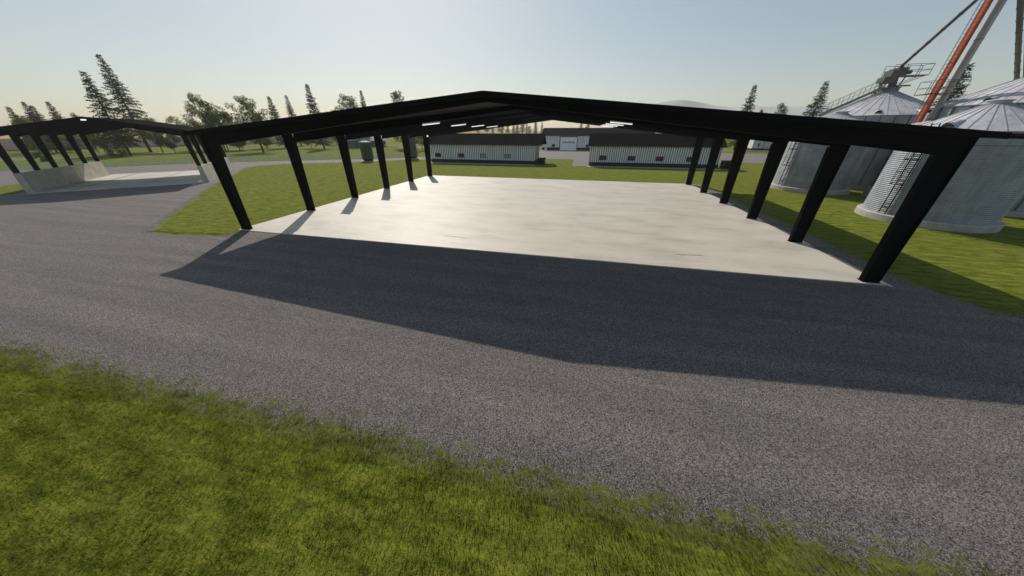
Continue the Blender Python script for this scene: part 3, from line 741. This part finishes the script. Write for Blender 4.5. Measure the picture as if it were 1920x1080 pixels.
bl = barn('barn', 'pale ribbed barn behind the rear left post, with small windows and a dark roof', -10.0, 14.5, 51.9, 58.6, 4.05, 6.0, .75, (1.6, .5),
          ((-8.2, 'glass', 2), (-2.5, 'red', 1), (2.8, 'palepane', 1), (8.4, 'palepane', 2)))
for yy in (2.2, 4.6):
    m = MB(); m.box(24.47, 24.58, yy - .45, yy + .45, 1.2, 2.1); m.build('side_window', M['glass'], bl)
br = barn('barn', 'pale ribbed barn at the right with dark red windows and a dark roof', 26.1, 50.6, 52.15, 58.9, 4.05, 6.05, .75, (.5, .5),
          ((28.8, 'red', 1), (34.4, 'red', 1), (39.8, 'red', 2), (45.4, 'red', 1)))
m = MB(); m.box(-.13, .06, -.13, .06, .3, 4.0); m.build('corner_trim', M['white'], br)
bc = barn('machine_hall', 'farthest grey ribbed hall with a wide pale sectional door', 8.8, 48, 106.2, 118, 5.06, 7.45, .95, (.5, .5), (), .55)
m = MB(); X0, X1 = 15.6 - 8.8, 21.7 - 8.8; m.box(X0 - .25, X0, -.14, -.07, 0, 4.75); m.box(X1, X1 + .25, -.14, -.07, 0, 4.75); m.box(X0 - .25, X1 + .25, -.14, -.07, 4.5, 4.75); m.build('door_frame', M['dark'], bc)
m = MB(); z = .02
for k in range(6): m.box(X0, X1, -.13, -.075, z, z + .725); z += .745
dr = m.build('sectional_door', M['siding'], bc)
for k in range(6):
    m = MB(); a = X0 + .95 + k * .75; m.box(a, a + .6, -.15, -.135, 2.62, 2.98); m.build('door_pane', M['glass'], dr)
m = MB(); m.box(1.0, 1.9, -.12, -.07, 0, 2.2); m.build('side_door', M['white'], bc)
m = MB(); m.box(1.2, 1.7, -.22, -.06, 2.9, 3.2); m.build('door_lamp', M['white'], bc)
for x in (4.3, 16.9): window(bc, x - .6, x + .6, -.06, 1.15, 2.1, 'glass', 1)

def crate(label, loc, w, d, h):
    t = thing('vent_unit', label, 'vent unit', loc)
    m = MB(); m.box(0, w, 0, d, .12, h - .1); m.box(.05, w - .05, .05, d - .05, 0, .12); m.build('housing', M['dark'], t)
    m = MB(); m.hexa([(-.08, -.08, h - .1), (w + .08, -.08, h - .1), (w + .08, d + .08, h - .1), (-.08, d + .08, h - .1)], [(0, 0, h), (w, 0, h), (w, d, h), (0, d, h)]); m.build('lid', M['roof'], t)
    m = MB(); n = 7
    for k in range(n): m.box(.15, w - .15, -.04, -.002, .3 + k * (h - .7) / n, .3 + (k + .5) * (h - .7) / n)
    m.build('grille', M['black'], t)
crate('dark boxy unit on the grass at the end of the left barn', (15.0, 52.6, GZ), 1.5, 2.4, 1.25)
crate('dark boxy unit on the grass past the right barn', (52.2, 53.0, GZ), 1.9, 2.4, 1.35)
for loc, lb in (((51.4, 52.1, GZ), 'low dark bin'),):
    pass

# white building beyond the yard
wb = thing('white_building', 'white building with dark base and dark door beyond the yard, seen between right posts', 'building', (87.4, 124.5, GZ))
m = MB(); m.box(0, 3.6, 0, 5, .62, 4.2); m.box(3.78, 8.2, 0.02, 5, .62, 4.2); m.build('wall', M['white'], wb)
m = MB(); m.box(3.6, 3.78, .05, 4.9, .62, 4.2); m.box(-.06, 8.26, -.05, 5.05, -.1, .62); m.build('plinth', M['dark'], wb)
m = MB(); m.hexa([(-.3, -.3, 4.2), (8.5, -.3, 4.2), (8.5, 5.3, 4.2), (-.3, 5.3, 4.2)], [(-.3, 2.5, 5.3), (8.5, 2.5, 5.3), (8.5, 2.6, 5.3), (-.3, 2.6, 5.3)]); m.build('roof', M['roof'], wb)
m = MB(); m.box(1.7, 1.98, -.06, -.003, 1.3, 2.4); m.box(2.04, 2.3, -.06, -.003, 1.2, 2.4); m.build('window', M['glass'], wb)
m = MB()
for k in range(4): m.box(4.3 + .7 * k, 4.5 + .7 * k, -.03, -.002 + .02, .95, 1.2)
m.build('vent', M['glass'], wb)

# feed tanks and the blue building
def tank(label, loc, r, h, mt):
    t = thing('feed_tank', label, 'tank', loc)
    m = MB(); m.lathe([(r, .5), (r, h)], 28, 0, True)
    k = .9
    while k < h: m.lathe([(r + .002, k - .03), (r + .03, k), (r + .002, k + .03)], 28, 0, False); k += .8
    m.build('shell', M[mt], t)
    m = MB(); m.lathe([(r + .06, h - .02), (r + .06, h + .02), (.25, h + .34), (.25, h + .45), (.02, h + .5)], 28, 0, False); m.build('lid', M['greyroof'], t)
    m = MB(); m.lathe([(r * .98, .5), (r * .75, .12), (r * .75, 0)], 28, 0, False); m.build('skirt', M['dark'], t)
    m = MB(); m.box(-r - .7, r + 1.0, -r * .8, r * .8, -.1, .06); m.build('base_plate', M['ring'], t)
    m = MB()
    for q in (-.2, .2): m.bar((q, -r - .12, .5), (q, -r - .12, h), .04)
    z = .7
    while z < h: m.bar((-.2, -r - .12, z), (.2, -r - .12, z), .03); z += .35
    m.build('ladder', M['galvdark'], t)
tank('dark green cylindrical feed tank with a pale lid on the lawn', (-26.9, 51.6, GZ), 1.32, 4.2, 'green')
tank('tall olive grey feed tank half hidden by a rear left post', (-20.5, 61.2, GZ), 1.5, 7.6, 'olive')
bb_ = thing('blue_building', 'long low blue building with a grey roof far behind the green tank', 'building', (-77.5, 104.0, GZ), R(38))
m = MB(); m.box(0, 17, 0, 8, 0, 2.6); m.build('wall', M['blue'], bb_)
m = MB(); m.hexa([(-.4, -.4, 2.6), (17.4, -.4, 2.6), (17.4, 8.4, 2.6), (-.4, 8.4, 2.6)], [(-.4, 3.9, 4.9), (17.4, 3.9, 4.9), (17.4, 4.1, 4.9), (-.4, 4.1, 4.9)]); m.build('roof', M['greyroof'], bb_)
for k in range(3):
    m = MB(); m.box(1.6 + 5.2 * k, 4.2 + 5.2 * k, -.05, -.003, .05, 2.2); m.build('door', M['rib'], bb_)
m = MB(); m.box(-.08, 0 - .002, .4, 7.6, 0, 2.2); m.box(16.3, 16.9, -.06, -.004, .3, 1.1); m.build('panel', M['white'], bb_)

# wire fence along the far edge of the yard
fl = [(-96, 2.5), (-86.5, 12.2), (-79.86, 18.3), (-77.8, 25.0), (-72.0, 28.4), (-66.8, 34.1), (-60.7, 40.5), (-45.8, 49.7), (-30.3, 58.4), (-24.6, 62.2)]
fe = thing('wire_fence', 'long pale wire mesh fence between the gravel yard and the meadow', 'fence', (fl[0][0], fl[0][1], GZ))
ox, oy = fl[0]; wm = MB(); npost = 0
for a, b in zip(fl, fl[1:]):
    A = Vector((a[0] - ox, a[1] - oy, 0)); B = Vector((b[0] - ox, b[1] - oy, 0)); n = max(1, round((B - A).length / 3.6))
    for k in range(n):
        p = A + (B - A) * k / n; q = A + (B - A) * (k + 1) / n; d = (q - p).normalized(); up = Vector((0, 0, 1))
        pm = MB(); pm.bar(p, p + up * 1.3, .06); pm.bar(p + up * 1.15, p + d * .5 + up * .02, .04); pm.build('post', M['wire'], fe); npost += 1
        for z in (.10, .23, .36, .49, .62, .75, .88, 1.01, 1.14, 1.2): wm.bar(p + up * z, q + up * z, .032)
        t = .3
        while t < (q - p).length: wm.bar(p + d * t + up * .1, p + d * t + up * 1.18, .022); t += .22
wm.build('wire_mesh', M['wire'], fe)

# ------------------------------------------------------------------ trees
def frame_of(d):
    d = d.normalized(); u = Vector((0, 0, 1)) if abs(d.z) < .9 else Vector((1, 0, 0)); a = d.cross(u).normalized(); return a, d.cross(a)
def leafquad(v, f, p, d, n, l, w):
    i = len(v); s = d.cross(n)
    if s.length < 1e-4: s = Vector((1, 0, 0))
    s = s.normalized() * w
    v += [tuple(p), tuple(p + d * l * .5 + s), tuple(p + d * l), tuple(p + d * l * .5 - s)]; f.append((i, i + 1, i + 2, i + 3))
def conifer(seed, h=20.0, r=3.6, dens=1.0, bare=.05, droop=.35):
    rng = random.Random(seed); v, f = [], []; tm = MB()
    tm.tube((0, 0, -.4), (0, 0, h * .55), h * .016, h * .009, 8); tm.tube((0, 0, h * .55), (0, 0, h * .985), h * .009, .02, 6)
    z = h * bare; az0 = 0
    while z < h * .985:
        t = z / h; L_ = r * (1 - t) ** .85 * rng.uniform(.72, 1.12) + .12
        nb = rng.choice((5, 6, 7)) if t < .8 else 4
        for k in range(nb):
            if rng.random() < .12: continue
            az = az0 + 2 * PI * k / nb + rng.gauss(0, .25); ln = L_ * rng.uniform(.6, 1.18)
            el_ = .25 * t * 2 - droop * (1 - t) + rng.gauss(0, .1)
            d = Vector((math.cos(az) * math.cos(el_), math.sin(az) * math.cos(el_), math.sin(el_))); o = Vector((0, 0, z + rng.uniform(-.3, .3)))
            if ln > .9 and rng.random() < .6: tm.bar(o, o + d * ln * .85, .05, .03)
            n = max(6, int(ln * 12 * dens)); s = d.cross(Vector((0, 0, 1))).normalized()
            for q in range(n):
                u = (q + rng.random()) / n; u = u ** .8
                p = o + d * ln * u + Vector((0, 0, -.12 * ln * u * u))
                dd = (d * rng.uniform(.2, .9) + s * rng.choice((-1, 1)) * rng.uniform(.2, 1.0) + Vector((0, 0, rng.uniform(-.75, .15)))).normalized()
                nn = Vector((rng.gauss(0, .6), rng.gauss(0, .6), 1)).normalized()
                leafquad(v, f, p, dd, nn, rng.uniform(.35, .8), rng.uniform(.07, .16))
        z += rng.uniform(.24, .40) * (1.25 - .5 * t); az0 += 1.1
    for q in range(10): leafquad(v, f, Vector((0, 0, h * .96 + .07 * q)), Vector((rng.gauss(0, .5), rng.gauss(0, .5), 1)).normalized(), Vector((rng.gauss(0, 1), rng.gauss(0, 1), .1)).normalized(), .4, .07)
    return tm, (v, f)
def leafy(seed, h=15.0, r=5.0, base=.22, n=5200, cone=0.0, lsize=.42, nl=7, sub=None):
    rng = random.Random(seed); v, f = [], []; tm = MB(); clumps = []
    tm.tube((0, 0, -.4), (.1, 0, h * base * 1.3), h * .017, h * .012, 8); tm.tube((.1, 0, h * base * 1.3), (.0, .1, h * .82), h * .012, .04, 7)
    for k in range(nl * 3):
        t = base + (1 - base) * (k + rng.random()) / (nl * 3) * .92; z = h * t
        u = (t - base) / (1 - base); prof = (math.sin(PI * min(1, u * .85 + .13)) ** .7) * (1 - cone) + cone * (1 - u) * 1.1
        az = k * 2.4 + rng.gauss(0, .5); ln = r * prof * rng.uniform(.45, 1.0)
        o = Vector((0, 0, z - h * .10)); e = Vector((math.cos(az) * ln, math.sin(az) * ln, z + rng.uniform(-.03, .06) * h))
        m1 = o.lerp(e, .5) + Vector((rng.gauss(0, .2), rng.gauss(0, .2), -.05 * h * rng.random()))
        tm.tube(o, m1, h * .006, h * .004, 5, 0, False); tm.tube(m1, e, h * .004, .015, 5, 0, False)
        cr = r * rng.uniform(.24, .42) * (1 - .35 * u)
        clumps.append((e, cr)); clumps.append((m1.lerp(e, .4), cr * .8))
    clumps.append((Vector((0, 0, h * .93)), r * .2)); tot = sum(c[1] ** 2 for c in clumps)
    for c, cr in clumps:
        for q in range(int(n * cr * cr / tot)):
            while True:
                p = Vector((rng.uniform(-1, 1), rng.uniform(-1, 1), rng.uniform(-1, 1)))
                if p.length < 1: break
            p = p.normalized() * p.length ** .5
            p = c + Vector((p.x, p.y, p.z * .72)) * cr * rng.uniform(.8, 1.15)
            if p.z > h: continue
            d = Vector((rng.gauss(0, 1), rng.gauss(0, 1), rng.gauss(-.35, .6))).normalized(); nn = Vector((rng.gauss(0, .8), rng.gauss(0, .8), .8)).normalized()
            leafquad(v, f, p, d, nn, lsize * rng.uniform(.7, 1.3), lsize * rng.uniform(.22, .38))
    return tm, (v, f)
def variant(gen, leafm, barkm):
    tm, (v, f) = gen
    me = bpy.data.meshes.new('crown'); me.from_pydata(v, [], f); me.materials.append(M[leafm]); me.update()
    return tm.mesh('trunk', M[barkm]), me
V = {'sp0': variant(conifer(1, 20, 4.3, .85, .1), 'spruce', 'bark'), 'sp1': variant(conifer(2, 20, 3.9, .85, .1), 'spruce', 'bark'), 'sp2': variant(conifer(3, 20, 4.9, .85, .2, .42), 'spruce', 'bark'),
     'spbig': variant(conifer(8, 27, 6.2, .8, .2, .42), 'spruce', 'bark'),
     'de0': variant(leafy(11, 15, 5.4, .27, 6600, 0, .42), 'leaf', 'bark'), 'de1': variant(leafy(12, 15, 5.0, .25, 6200, .35, .42), 'leaf', 'bark'), 'de2': variant(leafy(13, 17, 5.4, .26, 6400, .2, .42), 'leaf', 'bark'),
     'bi0': variant(leafy(14, 15, 4.6, .15, 4600, .75, .45), 'leaf', 'birchbark'), 'yg': variant(leafy(15, 12, 4.4, .12, 6000, .1, .48), 'yleaf', 'bark'), 'gy': variant(leafy(16, 9, 3.4, .28, 3600, 0, .4), 'gleaf', 'birchbark'),
     'sh': variant(leafy(17, 3, 2.2, .05, 1500, 0, .3, 4), 'leaf', 'bark'), 'gsh': variant(leafy(18, 3, 2.4, .05, 1500, 0, .3, 4), 'gleaf', 'bark')}
VH = {'sp0': 20, 'sp1': 20, 'sp2': 20, 'spbig': 27.6, 'de0': 15, 'de1': 15, 'de2': 17, 'bi0': 15, 'yg': 12, 'gy': 9, 'sh': 3, 'gsh': 3}
NM = {'sp': 'spruce_tree', 'de': 'leafy_tree', 'bi': 'birch_tree', 'yg': 'leafy_tree', 'gy': 'leafy_tree', 'sh': 'shrub', 'gs': 'shrub'}
rt = random.Random(5)
def tree(kind, az, dist, h, label, wide=1.0, grp='trees around the farm', xy=None):
    x, y = xy if xy else polar(az, dist)
    a = math.degrees(math.atan2(x - CX, y - CY)); dd = math.hypot(x - CX, y - CY)
    nm = NM[kind[:2]]
    t = thing(nm, label, 'shrub' if nm == 'shrub' else 'tree', (x, y, GZ + terrain(a, dd)), rt.uniform(0, 6.28), grp)
    s = h / VH[kind]; t.scale = (s * wide, s * wide, s)
    link('trunk', V[kind][0], t); link('crown', V[kind][1], t)
tree('spbig', 0, 0, 27.8, 'tallest spruce, towering behind the bunker shed', 1.0, xy=(-122.7, 63.9))
tree('sp2', 0, 0, 20.2, 'second tallest spruce behind the bunker shed, just left of the tallest', 1.1, xy=(-106.5, 50.2))
tree('sp0', -69.0, 195, 13.4, 'dark spruce at the very left edge above the bunker shed roof', 1.15)
tree('sp1', -68.0, 188, 14.6, 'taller of the two close spruces left of the bunker shed peak', 1.2)
tree('sp0', -67.7, 190, 13.8, 'shorter of the two close spruces left of the bunker shed peak', 1.3)
tree('sp1', -66.6, 185, 14.8, 'lone narrow spruce directly left of the bunker shed peak', 1.25)
tree('yg', -68.8, 180, 10.2, 'yellow green leafy tree low at the left edge above the bunker shed', .9)
tree('de0', -68.5, 200, 11.2, 'round dark leafy tree at the left edge between the spruces', .9)
tree('de1', -65.4, 168, 11.4, 'small leafy tree peeking over the bunker shed peak', .5)
tree('de0', -64.7, 150, 9.5, 'low leafy tree behind the bunker shed back opening, left side', .8)
tree('de2', 0, 0, 10.0, 'leafy tree with a leaning pale trunk behind the bunker shed', 1.15, xy=(-121, 57.5))
tree('de0', 0, 0, 10.5, 'leafy tree right below the second tallest spruce', .95, xy=(-114.5, 62.5))
tree('gy', 0, 0, 9.6, 'grey green leafy tree behind the tallest spruce trunk', 1.0, xy=(-118, 76))
tree('de2', -58.4, 228, 13.2, 'dark round leafy tree far behind, right of the tallest spruce', 1.1)
tree('gy', 0, 0, 8.2, 'young grey green tree with thin stems past the fence', .95, xy=(-107.6, 61.8))
tree('de2', -55.9, 168, 19.2, 'tall ragged leafy tree above the gap between the two sheds', .72)
tree('de1', -54.9, 163, 16.4, 'broad leafy tree just right of the ragged one, above the gap between sheds', .95)
tree('yg', -53.4, 160, 12.9, 'yellow green leafy tree right of the gap between the two sheds', .95)
tree('de0', 0, 0, 12.4, 'leafy tree standing behind the front left post', .8, xy=(-109.9, 79.8))
tree('de2', 0, 0, 17.0, 'large dark leafy tree above the left eave of the big shed', 1.12, xy=(-83.3, 71.8))
tree('yg', 0, 0, 13.0, 'sunlit leafy tree behind the large dark one at the left eave', .85, xy=(-106, 92.5))
tree('gy', 0, 0, 7.4, 'young pale tree on the meadow left of the large dark one', 1.0, xy=(-103, 80))
tree('sp0', -48.2, 168, 18.6, 'spruce touching the right side of the large dark leafy tree', 1.1)
tree('sp1', -46.2, 188, 20.8, 'narrow spruce second in the row above the left roof slope', .95)
tree('sp0', -43.35, 150, 21.8, 'tall spruce third in the row above the left roof slope', .95)
tree('de1', -38.7, 168, 20.6, 'conical leafy tree beside a narrow spruce above the left roof slope', 1.0)
tree('de0', -37.7, 185, 17.0, 'low leafy tree filling the gap beside the conical one', .7)
tree('sp1', -36.5, 178, 23.2, 'narrow spruce beside the conical leafy tree above the left roof slope', .9)
tree('bi0', -31.5, 140, 20.0, 'airy birch alone above the middle of the left roof slope', .95)
tree('gy', -45.0, 160, 8.6, 'low grey green tree seen under the left eave between the second and third posts', 1.1)
tree('de0', -41.5, 190, 11.0, 'leafy tree seen under the left eave near the third post', 1.0)
tree('de1', -30.0, 118, 9.0, 'leafy tree with hanging foliage seen past the rear left posts', .75)
tree('de2', -28.6, 128, 10.5, 'leafy tree left of the pale barn behind the rear left post', .8)
tree('sp0', 21.9, 150, 20.8, 'lone spruce left of the others above the right roof slope', 1.0)
tree('yg', 23.5, 160, 13.9, 'small yellow green tree at the foot of the lone right spruce', .35)
tree('de1', 25.6, 195, 17.6, 'airy leafy tree between the two spruces above the right roof slope', .62)
tree('sp2', 28.95, 140, 19.4, 'spruce nearest the silos above the right roof slope', 1.05)
tree('yg', 30.6, 150, 13.2, 'yellow green leafy tree left of the stair silo', .9)
tree('yg', 31.6, 156, 14.2, 'yellow green leafy tree half hidden by the stair silo roof', .8)
tree('sp1', 33.65, 140, 19.6, 'spruce tip behind the roof stair of the big silo', 1.0)
tree('sp2', 38.9, 104, 16.9, 'large spruce behind the grain elevator legs', 1.12)
tree('yg', 37.5, 110, 11.4, 'sunlit leafy tree between the elevator and the spruce behind it', .75)
tree('de0', 18.8, 230, 12.0, 'distant leafy tree beyond the yard at the end of the right barn', .6)
tree('sh', 0, 0, 2.6, 'dark round shrub on the meadow seen under the bunker shed roof', 1.0, xy=(-103.0, 33.0))
tree('gsh', 0, 0, 2.7, 'grey green shrub by the road seen under the bunker shed roof', 1.25, xy=(-103.4, 46.4))
# faint trees on the wheat slope far behind the barns
ORD = ['first', 'second', 'third', 'fourth', 'fifth', 'sixth', 'seventh', 'eighth', 'ninth', 'tenth', 'eleventh', 'twelfth', 'thirteenth', 'fourteenth', 'fifteenth']
far = [(896, 11, 'de1', .8), (912, 12, 'de0', 1.3), (924, 12, 'sp1', 1.5), (939, 15, 'de1', 1.1), (952, 16, 'sp2', 1.2), (963, 17, 'sp1', 1.2), (970, 17.5, 'sp0', 1.2), (979.5, 15.5, 'de1', 1.0), (987.5, 18, 'sp1', .9), (992.5, 11, 'de0', .9), (1004, 19, 'sp0', 1.2), (1016, 16, 'sp1', 1.2), (1089, 18, 'sp2', 1.0), (1101, 14, 'de1', .8)]
for i, (px, h, k, w) in enumerate(far):
    az = -12.94 + math.degrees(math.atan2((px - 960) / 540, math.cos(R(28.68)) + .545 * math.sin(R(28.68))))
    kind = {'sp': 'spruce', 'de': 'leafy tree'}[k[:2]]
    tree(k, az, 425 + 12 * (i % 3), h, f'hazy {kind} on the far slope seen under the gable, {ORD[i]} from the left', w, 'hazy trees on the far wheat slope')

# ------------------------------------------------------------------ air, sky, sun, camera
if HAZE > 0:
    m = MB(); m.box(CX - 1040, CX + 1040, CY - 1040, CY + 1040, GZ - 2.5, 84)
    hz = m.build('haze', None); hz.data.materials.clear()
    hm = bpy.data.materials.new('haze_air'); hm.use_nodes = True; nt = hm.node_tree
    nt.nodes.remove(nt.nodes['Principled BSDF']); out = [n for n in nt.nodes if n.type == 'OUTPUT_MATERIAL'][0]
    vo = N(nt, 'ShaderNodeVolumePrincipled'); vo.inputs['Color'].default_value = HCOL; vo.inputs['Density'].default_value = HAZE; vo.inputs['Anisotropy'].default_value = 0.1
    L(nt, vo.outputs[0], out.inputs['Volume']); hz.data.materials.append(hm); tag(hz, kind='stuff')
w = bpy.data.worlds.new('World'); scene.world = w; w.use_nodes = True; nt = w.node_tree; bg = nt.nodes['Background']
sky = nt.nodes.new('ShaderNodeTexSky'); sky.sky_type = 'NISHITA'; sky.sun_disc = False
d = -SUN.normalized(); sky.sun_elevation = math.asin(d.z); sky.sun_rotation = math.atan2(d.x, d.y)
sky.altitude = 100; sky.air_density = SKYP[0]; sky.dust_density = SKYP[1]; sky.ozone_density = SKYP[2]
hsv = N(nt, 'ShaderNodeHueSaturation', Saturation=0.95, Value=1 / 8); L(nt, sky.outputs[0], hsv.inputs['Color'])
gm = N(nt, 'ShaderNodeGamma', Gamma=0.72); L(nt, hsv.outputs[0], gm.inputs[0])
L(nt, mixc(nt, 1.0, gm.outputs[0], (7.75, 7.95, 7.65), 'MULTIPLY'), bg.inputs['Color']); bg.inputs['Strength'].default_value = SKYS
sl = bpy.data.lights.new('sun', 'SUN'); sl.energy = SUNE; sl.angle = R(.5); sl.color = (1.0, .925, .83)
so = bpy.data.objects.new('sun', sl); COL.objects.link(so); so.rotation_euler = SUN.to_track_quat('-Z', 'Y').to_euler(); so.location = (0, 60, 60)
cam = bpy.data.cameras.new('camera'); cam.sensor_width = 36; cam.lens = 36 * 540 / 1920; cam.clip_start = .05; cam.clip_end = 6000
co = bpy.data.objects.new('camera', cam); COL.objects.link(co); co.location = (CX, CY, CZ)
co.rotation_euler = (R(90 - 28.679), 0, R(12.937)); scene.camera = co
vs = scene.view_settings; vs.view_transform = 'Standard'; vs.look = 'None'; vs.exposure = 0; vs.gamma = 1; vs.use_curve_mapping = False
cy = scene.cycles; cy.use_denoising = True; cy.max_bounces = 6; cy.diffuse_bounces = 3; cy.glossy_bounces = 3; cy.transmission_bounces = 4; cy.volume_bounces = 1
cy.transparent_max_bounces = 8; cy.sample_clamp_indirect = 4.0
